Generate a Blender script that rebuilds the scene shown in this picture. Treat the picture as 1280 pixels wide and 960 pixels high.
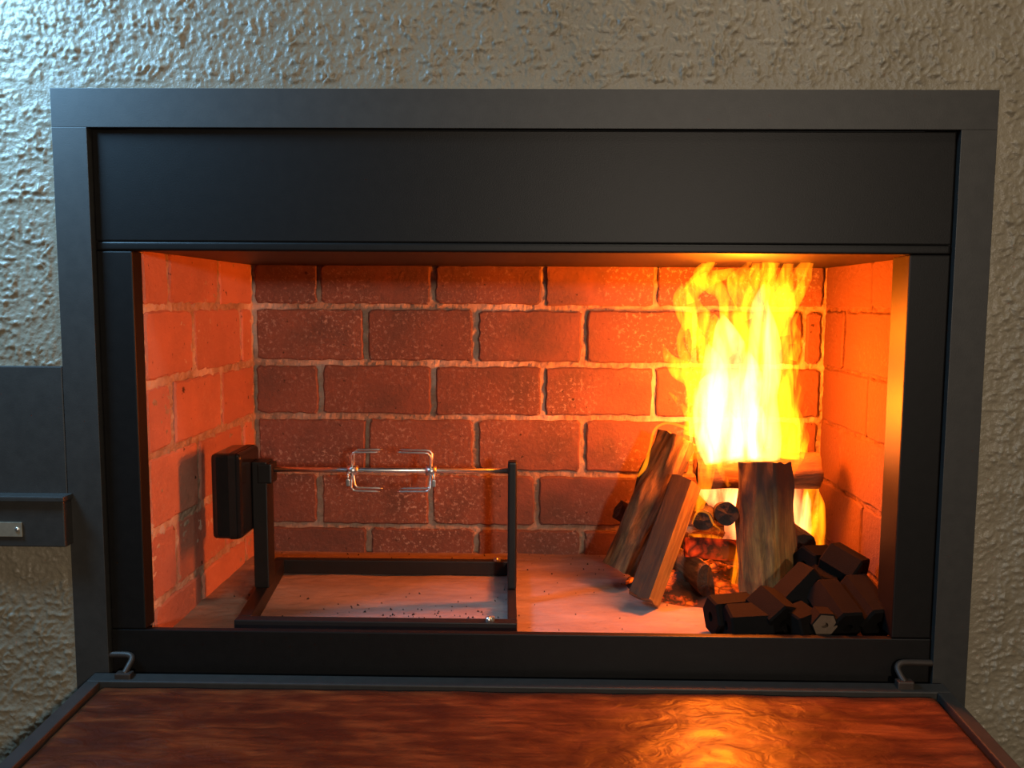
import bpy, bmesh, math, random
from mathutils import Vector, Matrix, noise

for o in list(bpy.data.objects):
    bpy.data.objects.remove(o)
S = bpy.context.scene
C = S.collection
random.seed(7)

# ------------------------------------------------------------------ camera
FPX = 1070.0                      # focal length in pixels of the 1280x960 frame
CAM = Vector((0.0, -1.25, 0.5295))
PITCH, YAW, ROLL, PX0, PY0 = math.atan(102 / FPX), math.radians(0.9), 0.006, 658.0, 480.0
fwd = Vector((-math.sin(YAW) * math.cos(PITCH), math.cos(YAW) * math.cos(PITCH), -math.sin(PITCH)))
r0 = Vector((math.cos(YAW), math.sin(YAW), 0))
u0 = r0.cross(fwd)
right = r0 * math.cos(ROLL) + u0 * math.sin(ROLL)
up = u0 * math.cos(ROLL) - r0 * math.sin(ROLL)
cd = bpy.data.cameras.new('camera')
cam = bpy.data.objects.new('camera', cd)
C.objects.link(cam)
cd.sensor_width = 36.0
cd.lens = FPX * 36.0 / 1280.0
cd.shift_x = -(PX0 - 640.0) / 1280.0
cd.clip_start = 0.02
m3 = Matrix((right, up, -fwd)).transposed()
cam.matrix_world = Matrix.Translation(CAM) @ m3.to_4x4()
S.camera = cam


def at(px, py, Y):
    """world point seen at pixel (px, py) on the plane y = Y"""
    d = fwd + right * ((px - PX0) / FPX) + up * ((PY0 - py) / FPX)
    return CAM + d * ((Y - CAM.y) / d.y)


def atz(px, py, Z):
    d = fwd + right * ((px - PX0) / FPX) + up * ((PY0 - py) / FPX)
    return CAM + d * ((Z - CAM.z) / d.z)


# ------------------------------------------------------------------ world, lamps, exposure
S.view_settings.view_transform = 'Standard'
S.view_settings.look = 'None'
S.view_settings.exposure = 0.0
S.view_settings.gamma = 1.0
S.view_settings.use_curve_mapping = False
S.cycles.use_denoising = True
S.cycles.sample_clamp_indirect = 6.0
S.cycles.max_bounces = 8
S.cycles.transparent_max_bounces = 24
w = bpy.data.worlds.new('room_light')
S.world = w
w.use_nodes = True
w.node_tree.nodes['Background'].inputs[0].default_value = (1.0, 0.93, 0.84, 1)
w.node_tree.nodes['Background'].inputs[1].default_value = 0.03


def lamp(name, kind, loc, energy, color, size=0.1, aim=None, size_y=None, spread=None):
    d = bpy.data.lights.new(name, kind)
    d.energy = energy
    d.color = color
    if kind == 'AREA':
        d.size = size
        if size_y:
            d.shape = 'RECTANGLE'
            d.size_y = size_y
        if spread:
            d.spread = math.radians(spread)
    else:
        d.shadow_soft_size = size
    o = bpy.data.objects.new(name, d)
    C.objects.link(o)
    o.location = loc
    if aim is not None:
        o.rotation_euler = (Vector(aim) - Vector(loc)).to_track_quat('-Z', 'Y').to_euler()
    return o


# ceiling lamp of the room behind the camera, and an added blue lamp imitating lens glare at the upper left
lamp('room_lamp', 'AREA', (0.62, -3.1, 0.83), 36, (1.0, 0.84, 0.67), 0.14, aim=(0, 0, 0.4))
lamp('ceiling_lamp', 'AREA', (0.5, -0.75, 2.0), 8, (1.0, 0.86, 0.66), 0.25, aim=(0.25, 0, 0.5))
lamp('added_glare_lamp', 'AREA', (-1.13, -0.28, 1.20), 15, (0.28, 0.62, 1.0), 0.28, aim=(-0.95, 0.0, 0.98), size_y=0.40, spread=120)


# ------------------------------------------------------------------ material helpers
def mat(name):
    m = bpy.data.materials.new(name)
    m.use_nodes = True
    nt = m.node_tree
    b = nt.nodes['Principled BSDF']
    return m, nt, b


def nd(nt, typ, **kw):
    n = nt.nodes.new(typ)
    for k, v in kw.items():
        if k.startswith('_'):
            setattr(n, k[1:], v)
        else:
            n.inputs[k.replace('__', ' ')].default_value = v
    return n


def ramp(nt, fac, stops):
    r = nt.nodes.new('ShaderNodeValToRGB')
    el = r.color_ramp.elements
    while len(el) < len(stops):
        el.new(0.5)
    for e, (p, c) in zip(el, stops):
        e.position = p
        e.color = (*c, 1) if len(c) == 3 else c
    nt.links.new(fac, r.inputs[0])
    return r.outputs[0]


def mixc(nt, fac, a, b, mode='MIX'):
    m = nt.nodes.new('ShaderNodeMix')
    m.data_type = 'RGBA'
    m.blend_type = mode
    for sock, v in ((m.inputs[0], fac), (m.inputs[6], a), (m.inputs[7], b)):
        if hasattr(v, 'links') or isinstance(v, bpy.types.NodeSocket):
            nt.links.new(v, sock)
        elif isinstance(v, (int, float)):
            sock.default_value = v
        else:
            sock.default_value = (*v, 1)
    return m.outputs[2]


def bump(nt, b, h, strength, dist):
    n = nd(nt, 'ShaderNodeBump', Strength=strength, Distance=dist)
    nt.links.new(h, n.inputs['Height'])
    nt.links.new(n.outputs[0], b.inputs['Normal'])
    return n


def coords(nt, scale=(1, 1, 1), kind='pos'):
    if kind == 'pos':
        s = nt.nodes.new('ShaderNodeNewGeometry').outputs['Position']
    else:
        s = nt.nodes.new('ShaderNodeTexCoord').outputs['Object']
    mp = nt.nodes.new('ShaderNodeMapping')
    mp.inputs['Scale'].default_value = scale
    nt.links.new(s, mp.inputs['Vector'])
    return mp.outputs[0]


def noise_tex(nt, vec, scale, detail=4, rough=0.55, dist=0.0):
    n = nd(nt, 'ShaderNodeTexNoise', Scale=scale, Detail=detail, Roughness=rough, Distortion=dist)
    nt.links.new(vec, n.inputs['Vector'])
    return n.outputs['Fac']


def M_plain(name, col, rough=0.5, metal=0.0, grain=0.0, spec=0.5):
    m, nt, b = mat(name)
    b.inputs['Roughness'].default_value = rough
    b.inputs['Metallic'].default_value = metal
    b.inputs['Specular IOR Level'].default_value = spec
    v = coords(nt)
    f = noise_tex(nt, v, 60, 5)
    nt.links.new(ramp(nt, f, [(0.3, tuple(c * 0.85 for c in col)), (0.7, tuple(c * 1.15 for c in col))]), b.inputs['Base Color'])
    if grain:
        bump(nt, b, noise_tex(nt, v, 500, 2), grain, 0.001)
    return m


M = {}
M['steel'] = M_plain('satin_black_steel', (0.027, 0.0245, 0.021), 0.5, 0.0, 0.12, 0.5)
M['steel_panel'] = M_plain('dark_panel_steel', (0.0065, 0.0055, 0.0048), 0.45, 0.0, 0.12, 0.22)  # base colour darker than the trim steel
M['steel_dark'] = M_plain('dark_inner_steel', (0.016, 0.013, 0.011), 0.50, 0.0, 0.10, 0.35)
M['spit_steel'] = M_plain('black_painted_bar', (0.010, 0.008, 0.007), 0.42, 0.0, 0.08, 0.4)
M['motor_plastic'] = M_plain('glossy_black_plastic', (0.010, 0.009, 0.009), 0.16, 0.0, 0.0, 0.5)
M['chrome'] = M_plain('chromed_steel', (0.82, 0.79, 0.74), 0.32, 1.0)
M['hinge'] = M_plain('worn_grey_steel', (0.045, 0.034, 0.027), 0.5, 0.4, 0.1)
M['plate'] = M_plain('brushed_pale_plate', (0.55, 0.47, 0.34), 0.35, 0.75, 0.1)
M['charcoal'] = M_plain('pressed_charcoal', (0.0048, 0.0036, 0.0028), 0.85, 0.0, 0.35, 0.10)
M['charcoal_end'] = M_plain('ashen_charcoal_face', (0.13, 0.085, 0.055), 0.85, 0.0, 0.3, 0.3)

# stucco
m, nt, b = mat('rough_cast_stucco')
v = coords(nt)
n1 = noise_tex(nt, v, 7, 4)
nt.links.new(ramp(nt, n1, [(0.3, (0.188, 0.158, 0.108)), (0.7, (0.240, 0.203, 0.142))]), b.inputs['Base Color'])
b.inputs['Roughness'].default_value = 0.42
b.inputs['Specular IOR Level'].default_value = 0.45
bump(nt, b, noise_tex(nt, v, 170, 3, 0.6), 0.5, 0.003)
M['stucco'] = m

# brick
def brick_mat(key, k, soot, rough_bump=0.75, dust=0.75):
    m, nt, b = mat(key)
    v = coords(nt)
    oi = nt.nodes.new('ShaderNodeObjectInfo')
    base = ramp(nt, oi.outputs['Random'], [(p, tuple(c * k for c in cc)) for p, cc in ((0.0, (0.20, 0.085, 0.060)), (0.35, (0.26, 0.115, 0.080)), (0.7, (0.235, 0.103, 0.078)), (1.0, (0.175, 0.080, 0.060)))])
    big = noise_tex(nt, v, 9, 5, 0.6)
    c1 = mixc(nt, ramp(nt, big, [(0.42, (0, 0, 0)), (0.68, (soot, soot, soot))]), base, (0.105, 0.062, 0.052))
    sp = noise_tex(nt, v, 120, 4, 0.7)
    big2 = noise_tex(nt, v, 5, 2)
    spm = nd(nt, 'ShaderNodeMath', _operation='MULTIPLY')
    nt.links.new(ramp(nt, sp, [(0.54, (0, 0, 0)), (0.64, (1, 1, 1))]), spm.inputs[0])
    nt.links.new(ramp(nt, big2, [(0.42, (0, 0, 0)), (0.66, (dust, dust, dust))]), spm.inputs[1])
    c2 = mixc(nt, spm.outputs[0], c1, (0.50, 0.40, 0.34))
    pit = noise_tex(nt, v, 65, 3, 0.6)
    c3 = mixc(nt, ramp(nt, pit, [(0.27, (1, 1, 1)), (0.33, (0, 0, 0))]), c2, (0.05, 0.025, 0.02))
    nt.links.new(c3, b.inputs['Base Color'])
    b.inputs['Roughness'].default_value = 0.72
    b.inputs['Specular IOR Level'].default_value = 0.3
    bump(nt, b, noise_tex(nt, v, 110, 6, 0.7), rough_bump, 0.004)
    M[key] = m


brick_mat('brick', 0.9, 0.9)
brick_mat('brick_left_lit', 1.95, 0.25, 0.75, 0.25)  # left wall's firelight and daylight put into a lighter brick colour
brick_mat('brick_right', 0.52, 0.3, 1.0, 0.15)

# mortar
def mortar_mat(key, lo, hi, pale=0.0):
    m, nt, b = mat(key)
    v = coords(nt)
    nt.links.new(ramp(nt, noise_tex(nt, v, 45, 5, 0.7), [(0.3, lo), (0.62, hi)]), b.inputs['Base Color'])
    src = b.inputs['Base Color'].links[0].from_socket
    pt = ramp(nt, noise_tex(nt, v, 6, 3, 0.6), [(0.50, (0, 0, 0)), (0.66, (pale, pale, pale))])
    nt.links.new(mixc(nt, pt, src, (0.62, 0.53, 0.45)), b.inputs['Base Color'])
    b.inputs['Roughness'].default_value = 0.9
    bump(nt, b, noise_tex(nt, v, 220, 5, 0.7), 0.7, 0.003)
    M[key] = m


mortar_mat('mortar', (0.22, 0.145, 0.095), (0.38, 0.28, 0.205), 0.7)
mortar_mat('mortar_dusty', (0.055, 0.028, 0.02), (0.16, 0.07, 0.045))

# hearth floor
m, nt, b = mat('screed_hearth')
v = coords(nt)
vs = coords(nt, (0.5, 1.6, 1))
f1 = ramp(nt, noise_tex(nt, vs, 11, 6, 0.65), [(0.3, (0.20, 0.140, 0.110)), (0.55, (0.29, 0.208, 0.168)), (0.75, (0.37, 0.275, 0.225))])
f2 = mixc(nt, ramp(nt, noise_tex(nt, vs, 34, 5, 0.7, 0.6), [(0.30, (0.8, 0.8, 0.8)), (0.36, (0, 0, 0))]), f1, (0.10, 0.065, 0.05))
nt.links.new(f2, b.inputs['Base Color'])
b.inputs['Roughness'].default_value = 0.8
bump(nt, b, noise_tex(nt, vs, 60, 6, 0.7), 0.5, 0.004)
M['screed'] = m

# table wood
m, nt, b = mat('varnished_adzed_wood')
v = coords(nt, (1.2, 9, 9), 'obj')
v2 = coords(nt, (3.0, 7, 7), 'obj')
v3 = coords(nt, (1, 1.5, 1.5), 'obj')
g = noise_tex(nt, v, 6, 8, 0.65, 0.8)
wc = ramp(nt, g, [(0.25, (0.020, 0.005, 0.002)), (0.45, (0.075, 0.019, 0.006)), (0.60, (0.14, 0.041, 0.011)), (0.80, (0.24, 0.085, 0.022))])
blot = noise_tex(nt, v2, 3.0, 4, 0.6)
wc2 = mixc(nt, ramp(nt, blot, [(0.42, (0, 0, 0)), (0.62, (0.85, 0.85, 0.85))]), wc, (0.045, 0.010, 0.004))
nt.links.new(wc2, b.inputs['Base Color'])
b.inputs['Roughness'].default_value = 0.40
b.inputs['Specular IOR Level'].default_value = 0.25
b.inputs['Coat Weight'].default_value = 0.06
b.inputs['Coat Roughness'].default_value = 0.12
hb = noise_tex(nt, v3, 26, 3, 0.5, 1.2)
bump(nt, b, hb, 0.20, 0.010)
M['table_wood'] = m


def wood_mat(name, lo, hi, dark, sc=(1, 1, 1), rough=0.8, bs=0.6, char=0.5):
    m, nt, b = mat(name)
    v = coords(nt, sc, 'obj')
    g = noise_tex(nt, v, 14, 7, 0.7, 0.4)
    c = ramp(nt, g, [(0.28, dark), (0.48, lo), (0.70, hi)])
    nt.links.new(c, b.inputs['Base Color'])
    b.inputs['Roughness'].default_value = rough
    bump(nt, b, g, bs, 0.006)
    return m


def charred_mat(name, lo, hi, dark, sc, z0, z1):
    """wood burnt black towards its upper end (height along the log)"""
    m = wood_mat(name, lo, hi, dark, sc)
    nt = m.node_tree
    b = nt.nodes['Principled BSDF']
    src = b.inputs['Base Color'].links[0].from_socket
    tc = nt.nodes.new('ShaderNodeTexCoord')
    sx = nt.nodes.new('ShaderNodeSeparateXYZ')
    nt.links.new(tc.outputs['Object'], sx.inputs[0])
    ad = nd(nt, 'ShaderNodeMath', _operation='MULTIPLY_ADD')
    nt.links.new(noise_tex(nt, coords(nt, (1, 1, 0.5), 'obj'), 40, 3), ad.inputs[0])
    ad.inputs[1].default_value = 0.12
    nt.links.new(sx.outputs[2], ad.inputs[2])
    mr = nd(nt, 'ShaderNodeMapRange')
    mr.inputs['From Min'].default_value = z0 + 0.06
    mr.inputs['From Max'].default_value = z1 + 0.06
    nt.links.new(ad.outputs[0], mr.inputs['Value'])
    nt.links.new(mixc(nt, mr.outputs[0], src, (0.035, 0.018, 0.011)), b.inputs['Base Color'])
    return m


M['bark'] = wood_mat('rough_bark', (0.10, 0.055, 0.020), (0.26, 0.155, 0.060), (0.022, 0.012, 0.006), (5, 5, 0.9))
M['split'] = wood_mat('split_wood', (0.30, 0.165, 0.035), (0.45, 0.27, 0.060), (0.15, 0.075, 0.018), (7, 7, 0.6))
M['split_dark'] = wood_mat('shaded_split_wood', (0.040, 0.018, 0.004), (0.070, 0.033, 0.008), (0.018, 0.008, 0.003), (7, 7, 0.6))  # shade of the backlit log faces is put into this colour
M['end_grain'] = wood_mat('end_grain', (0.16, 0.09, 0.05), (0.26, 0.16, 0.09), (0.06, 0.03, 0.02), (3, 3, 3))
M['bark_dark'] = wood_mat('dark_bark', (0.07, 0.04, 0.022), (0.17, 0.105, 0.06), (0.015, 0.009, 0.006), (4, 4, 1.0))
M['split_charred'] = charred_mat('split_wood_burnt_at_top', (0.20, 0.105, 0.025), (0.36, 0.21, 0.05), (0.07, 0.035, 0.010), (8, 8, 0.5), 0.10, 0.20)
M['bark_charred'] = charred_mat('bark_burnt_at_top', (0.17, 0.085, 0.020), (0.34, 0.19, 0.045), (0.035, 0.018, 0.006), (6, 6, 0.8), 0.10, 0.19)
M['scorched'] = wood_mat('scorched_wood', (0.11, 0.05, 0.025), (0.22, 0.11, 0.05), (0.03, 0.015, 0.008), (3, 3, 1.0))
M['burnt_end'] = wood_mat('burnt_black_end', (0.010, 0.006, 0.004), (0.022, 0.013, 0.008), (0.004, 0.003, 0.002), (3, 3, 3))
M['char'] = wood_mat('charred_wood', (0.025, 0.014, 0.009), (0.07, 0.04, 0.025), (0.008, 0.005, 0.004), (3, 3, 1.0))


def ember_mat(name, amount, strength, cells, hot_g):
    m, nt, b = mat(name)
    v = coords(nt, (1, 1, 1), 'obj')
    vo = nd(nt, 'ShaderNodeTexVoronoi', Scale=cells, _feature='DISTANCE_TO_EDGE')
    nt.links.new(v, vo.inputs['Vector'])
    g = noise_tex(nt, v, 18, 4, 0.6)
    hot = ramp(nt, g, [(0.5 - amount, (0, 0, 0)), (0.72 - amount, (1, 1, 1))])
    b.inputs['Base Color'].default_value = (0.03, 0.015, 0.01, 1)
    b.inputs['Roughness'].default_value = 0.9
    crack = ramp(nt, vo.outputs['Distance'], [(0.0, (0.12, 0.12, 0.12)), (0.10, (1, 1, 1))])
    mul = nd(nt, 'ShaderNodeMath', _operation='MULTIPLY')
    nt.links.new(hot, mul.inputs[0])
    nt.links.new(crack, mul.inputs[1])
    mul2 = nd(nt, 'ShaderNodeMath', _operation='MULTIPLY')
    mul2.inputs[1].default_value = strength
    nt.links.new(mul.outputs[0], mul2.inputs[0])
    nt.links.new(ramp(nt, g, [(0.40, (1.0, 0.035, 0.002)), (0.75, (1.0, hot_g, 0.006))]), b.inputs['Emission Color'])
    nt.links.new(mul2.outputs[0], b.inputs['Emission Strength'])
    bump(nt, b, vo.outputs['Distance'], 0.5, 0.004)
    return m


M['ember'] = ember_mat('glowing_ember', 0.10, 0.9, 22, 0.06)
M['coals'] = ember_mat('coal_bed', 0.03, 2.2, 40, 0.16)


def flame_mat(name, strength, col, lo=0.0, hi=1.0, streak=(34, 34, 7)):
    """glowing gas: emission in the volume, broken into rising streaks"""
    m = bpy.data.materials.new(name)
    m.use_nodes = True
    nt = m.node_tree
    nt.nodes.clear()
    out = nt.nodes.new('ShaderNodeOutputMaterial')
    e = nt.nodes.new('ShaderNodeEmission')
    e.inputs[0].default_value = (*col, 1)
    g = noise_tex(nt, coords(nt, streak), 1.0, 3, 0.6, 0.9)
    mr = nd(nt, 'ShaderNodeMapRange')
    nt.links.new(g, mr.inputs['Value'])
    mr.inputs['From Min'].default_value = 0.40
    mr.inputs['From Max'].default_value = 0.66
    mr.inputs['To Min'].default_value = lo * strength
    mr.inputs['To Max'].default_value = hi * strength
    nt.links.new(mr.outputs[0], e.inputs[1])
    nt.links.new(e.outputs[0], out.inputs['Volume'])
    return m


M['flame_core'] = flame_mat('flame_core_gas', 290, (1.0, 0.22, 0.06), 0.05, 1.0)
M['flame'] = flame_mat('flame_gas', 290, (1.0, 0.20, 0.003), 0.03, 1.0, (50, 50, 12))
M['flame_line'] = flame_mat('flame_edge_gas', 330, (1.0, 0.24, 0.004), 0.7, 1.0)
M['flame_thin'] = flame_mat('flame_wisp_gas', 150, (1.0, 0.19, 0.002), 0.1, 1.0, (60, 60, 16))


# ------------------------------------------------------------------ object helpers
def link(name, bm, material, parent=None, smooth=False):
    me = bpy.data.meshes.new(name)
    bmesh.ops.recalc_face_normals(bm, faces=bm.faces)
    bm.to_mesh(me)
    bm.free()
    if smooth:
        for p in me.polygons:
            p.use_smooth = True
    for mm in (material if isinstance(material, (list, tuple)) else [material]):
        me.materials.append(mm)
    o = bpy.data.objects.new(name, me)
    C.objects.link(o)
    if parent is not None:
        o.parent = parent
        o.matrix_parent_inverse = parent.matrix_world.inverted() if False else Matrix.Translation(-parent.location) if parent.rotation_euler.to_quaternion().angle < 1e-6 else parent.matrix_basis.inverted()
    return o


def tag(o, label=None, cat=None, group=None, kind=None):
    if label:
        o['label'] = label
    if cat:
        o['category'] = cat
    if group:
        o['group'] = group
    if kind:
        o['kind'] = kind
    return o


def thing(name, label, cat, loc, group=None):
    o = bpy.data.objects.new(name, None)
    o.empty_display_size = 0.05
    C.objects.link(o)
    o.location = loc
    return tag(o, label, cat, group)


def box(bm, x0, x1, y0, y1, z0, z1, bevel=0.0, seg=2):
    r = bmesh.ops.create_cube(bm, size=1)
    vs = r['verts']
    for v_ in vs:
        v_.co = Vector(((x0 + x1) / 2 + v_.co.x * (x1 - x0), (y0 + y1) / 2 + v_.co.y * (y1 - y0), (z0 + z1) / 2 + v_.co.z * (z1 - z0)))
    if bevel:
        es = list({e for v_ in vs for e in v_.link_edges})
        bmesh.ops.bevel(bm, geom=es, offset=bevel, segments=seg, affect='EDGES', profile=0.6)
    return bm


def boxo(name, m_, parent, *a, bevel=0.002, seg=2):
    bm = bmesh.new()
    box(bm, *a, bevel=bevel, seg=seg)
    return link(name, bm, m_, parent)


def bar(name, m_, parent, p, q, wdt, hgt, bevel=0.0015, upv=(0, 0, 1)):
    """rectangular bar whose centre line runs p -> q"""
    p, q = Vector(p), Vector(q)
    d = (q - p).normalized()
    side = d.cross(Vector(upv)).normalized()
    u = side.cross(d)
    bm = bmesh.new()
    L = (q - p).length
    box(bm, -wdt / 2, wdt / 2, 0, L, -hgt / 2, hgt / 2, bevel)
    mt = Matrix((side, d, u)).transposed().to_4x4()
    mt.translation = p
    bmesh.ops.transform(bm, matrix=mt, verts=bm.verts)
    return link(name, bm, m_, parent)


def tube_bm(bm, pts, r, n=10, taper=None):
    pts = [Vector(p) for p in pts]
    rings = []
    ref = None
    for i, p in enumerate(pts):
        a = pts[max(i - 1, 0)]
        c = pts[min(i + 1, len(pts) - 1)]
        d = (c - a).normalized()
        if ref is None:
            ref = Vector((0, 0, 1)) if abs(d.z) < 0.9 else Vector((1, 0, 0))
        s = d.cross(ref).normalized()
        t = s.cross(d)
        ref = t
        rr = r * (taper[i] if taper else 1)
        rings.append([bm.verts.new(p + (s * math.cos(k * 2 * math.pi / n) + t * math.sin(k * 2 * math.pi / n)) * rr) for k in range(n)])
    for A, B in zip(rings, rings[1:]):
        for k in range(n):
            bm.faces.new((A[k], A[(k + 1) % n], B[(k + 1) % n], B[k]))
    bm.faces.new(rings[0][::-1])
    bm.faces.new(rings[-1])
    return bm


def tube(name, m_, parent, pts, r, n=10, taper=None):
    return link(name, tube_bm(bmesh.new(), pts, r, n, taper), m_, parent, True)


def catmull(P, n):
    P = [tuple(p) for p in P]
    out = []
    for i in range(n):
        t = i / (n - 1) * (len(P) - 1)
        k = min(int(t), len(P) - 2)
        f = t - k
        p0, p1, p2, p3 = P[max(k - 1, 0)], P[k], P[k + 1], P[min(k + 2, len(P) - 1)]
        out.append([0.5 * (2 * b_ + (c_ - a_) * f + (2 * a_ - 5 * b_ + 4 * c_ - d_) * f * f + (3 * b_ - a_ - 3 * c_ + d_) * f ** 3)
                    for a_, b_, c_, d_ in zip(p0, p1, p2, p3)])
    return out


# ------------------------------------------------------------------ main dimensions
DEEP = 0.525          # firebox depth
LX, RX = -0.597, 0.585
TOP = 0.603
TRIM_Y = -0.010       # front face of the outer steel frame
tl = at(62, 110, TRIM_Y)
trr = at(1250, 112, TRIM_Y)
itl = at(108, 160, TRIM_Y)
itr = at(1202, 161, TRIM_Y)
TX0, TX1, TZ1 = tl.x, trr.x, (tl.z + trr.z) / 2
IX0, IX1, IZ1 = itl.x, itr.x, (itl.z + itr.z) / 2
JL, JR = -0.5955, 0.5300
SILL = 0.031
FRAME_BOTTOM = -0.16
print('trim', TX0, TX1, TZ1, IX0, IX1, IZ1)

# ------------------------------------------------------------------ stuccoed room wall
def stucco_wall():
    bm = bmesh.new()

    def h(x, z):
        p = Vector((x, 0, z))
        a = noise.noise(p * 95)
        b_ = noise.noise(p * 170 + Vector((5, 3, 1)))
        c = noise.noise(p * 30 + Vector((1, 9, 4)))
        q = p + Vector((0.004 * b_, 0, 0.004 * c))
        e = noise.noise(q * 118 + Vector((2, 7, 5)))
        ridge = max(0.0, 1 - abs(a) * 3.2) ** 1.5 * max(0, 0.30 + c + 0.4 * e)
        knob = max(0.0, e - 0.12) ** 0.7
        return 0.0034 * ridge + 0.0030 * knob + 0.0012 * max(0, b_) + 0.0008 * c

    def patch(x0, x1, z0, z1, nx, nz, edge):
        g = []
        for j in range(nz + 1):
            row = []
            for i in range(nx + 1):
                x = x0 + (x1 - x0) * i / nx
                z = z0 + (z1 - z0) * j / nz
                # the coat smooths out along the steel frame
                d = min(abs(x - x0) if 'l' in edge else 9, abs(x1 - x) if 'r' in edge else 9,
                        abs(z - z0) if 'b' in edge else 9, abs(z1 - z) if 't' in edge else 9)
                k = min(1, 0.12 + d / 0.022)
                row.append(bm.verts.new((x, -0.004 - h(x, z) * k, z)))
            g.append(row)
        for j in range(nz):
            for i in range(nx):
                bm.faces.new((g[j][i], g[j][i + 1], g[j + 1][i + 1], g[j + 1][i]))
        return g
    patch(-1.0, 1.0, TZ1, 1.16, 1000, 160, 'b')
    patch(-1.0, TX0, -0.35, TZ1, 150, 600, 'r')
    patch(TX1, 1.0, -0.35, TZ1, 150, 600, 'l')
    # plain far reaches of the same wall, outside the photograph
    for (x0, x1, z0, z1) in ((-2.2, -1.0, -0.9, 2.0), (1.0, 2.2, -0.9, 2.0), (-1.0, 1.0, 1.16, 2.0), (-1.0, 1.0, -0.9, -0.35)):
        vs = [bm.verts.new((x, -0.005, z)) for x, z in ((x0, z0), (x1, z0), (x1, z1), (x0, z1))]
        bm.faces.new(vs)
    # masonry thickness around the hole
    for a in ((-1.3, TX0 + 0.01, 0.004, 0.2, -0.9, 2.0), (TX1 - 0.01, 1.3, 0.004, 0.2, -0.9, 2.0), (TX0, TX1, 0.004, 0.2, TZ1 - 0.01, 2.0)):
        box(bm, *a)
    o = link('wall_front', bm, M['stucco'], smooth=True)
    for p in o.data.polygons:
        if p.area > 0.02:
            p.use_smooth = False
    return tag(o, kind='structure')


stucco_wall()

# ------------------------------------------------------------------ brick lining
COURSES = [0.0, 0.0545, 0.170, 0.2885, 0.401, 0.5185, TOP]      # joint heights


def brick_bm(wd, ht, dp, rnd):
    """irregular brick face, local: x along wall, y depth (face towards -y), z up"""
    bm = bmesh.new()
    out = []
    cr = min(0.0045, ht * 0.2) * rnd.uniform(0.5, 1.6)
    nx, nz = 13, 7
    hw, hh = wd / 2, ht / 2
    path = []
    for i in range(nx + 1):
        path.append((-hw + cr + (wd - 2 * cr) * i / nx, -hh))
    for i in range(nz + 1):
        path.append((hw, -hh + cr + (ht - 2 * cr) * i / nz))
    for i in range(nx + 1):
        path.append((hw - cr - (wd - 2 * cr) * i / nx, hh))
    for i in range(nz + 1):
        path.append((-hw, hh - cr - (ht - 2 * cr) * i / nz))
    tl_, tr_ = rnd.uniform(-0.0012, 0.0012), rnd.uniform(-0.0012, 0.0012)
    rings = [[], [], []]
    for (x, z) in path:
        j = rnd.uniform(-0.0017, 0.0017)
        x2, z2 = x * (1 + j / hw), z * (1 + j / hh)
        k = 1 - 0.0032 / hw, 1 - 0.0032 / hh
        yo = tl_ * x / hw + tr_ * z / hh
        rings[0].append(bm.verts.new((x2 * k[0], yo, z2 * k[1])))
        rings[1].append(bm.verts.new((x2, 0.0026 + yo, z2)))
        rings[2].append(bm.verts.new((x2, dp, z2)))
    n = len(path)
    bm.faces.new(rings[0])
    for A, B in zip(rings, rings[1:]):
        for i in range(n):
            bm.faces.new((A[i], A[(i + 1) % n], B[(i + 1) % n], B[i]))
    return bm


def brick_wall(name, origin, rot, length, joints, seed, gap=0.0115, ext=(0, 0), bmat='brick', mmat='mortar', rec=0.0075):
    """joints: per course (bottom to top) the joint positions along the wall"""
    rnd = random.Random(seed)
    e0, e1 = (0.012 if ext[0] else 0), (0.012 if ext[1] else 0)
    bm = bmesh.new()
    nx, nz = int(length / 0.0042), int(TOP / 0.0042)
    g = []
    mt = Matrix.Translation(origin) @ rot.to_4x4()
    for j in range(nz + 1):
        row = []
        for i in range(nx + 1):
            u, z = -e0 + (length + e0 + e1) * i / nx, TOP * j / nz
            p = Vector((u, seed, z))
            d = rec - 0.0006 + 0.0030 * noise.noise(p * 50) + 0.0024 * noise.noise(p * 120)
            row.append(bm.verts.new((u, d, z)))
        g.append(row)
    for j in range(nz):
        for i in range(nx):
            bm.faces.new((g[j][i], g[j][i + 1], g[j + 1][i + 1], g[j + 1][i]))
    box(bm, ext[0], length + ext[1], 0.012, 0.11, -0.06, TOP + 0.02)
    bmesh.ops.transform(bm, matrix=mt, verts=bm.verts)
    wall = tag(link(name, bm, M[mmat], smooth=False), kind='structure')
    for c in range(6):
        z0, z1 = COURSES[c], COURSES[c + 1]
        z0 = z0 + gap / 2 if c else -0.03
        z1 = z1 - gap / 2 if c < 5 else TOP + 0.004
        js = joints[c]
        for a, b_ in zip(js, js[1:]):
            a2 = a + gap / 2 + rnd.uniform(-0.0015, 0.0015)
            b2 = b_ - gap / 2 + rnd.uniform(-0.0015, 0.0015)
            zz0, zz1 = z0 + rnd.uniform(-0.0012, 0.0012), z1 + rnd.uniform(-0.0012, 0.0012)
            bmk = brick_bm(b2 - a2, zz1 - zz0, 0.03, rnd)
            o = link('brick', bmk, M[bmat])
            o.parent = wall
            o.matrix_local = mt @ Matrix.Translation(((a2 + b2) / 2, rnd.uniform(-0.0012, 0.0008), (zz0 + zz1) / 2)) @ Matrix.Rotation(rnd.uniform(-0.004, 0.004), 4, 'Y')
    return wall


def back_u(px):
    return at(px, 470, DEEP).x - LX


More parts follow.
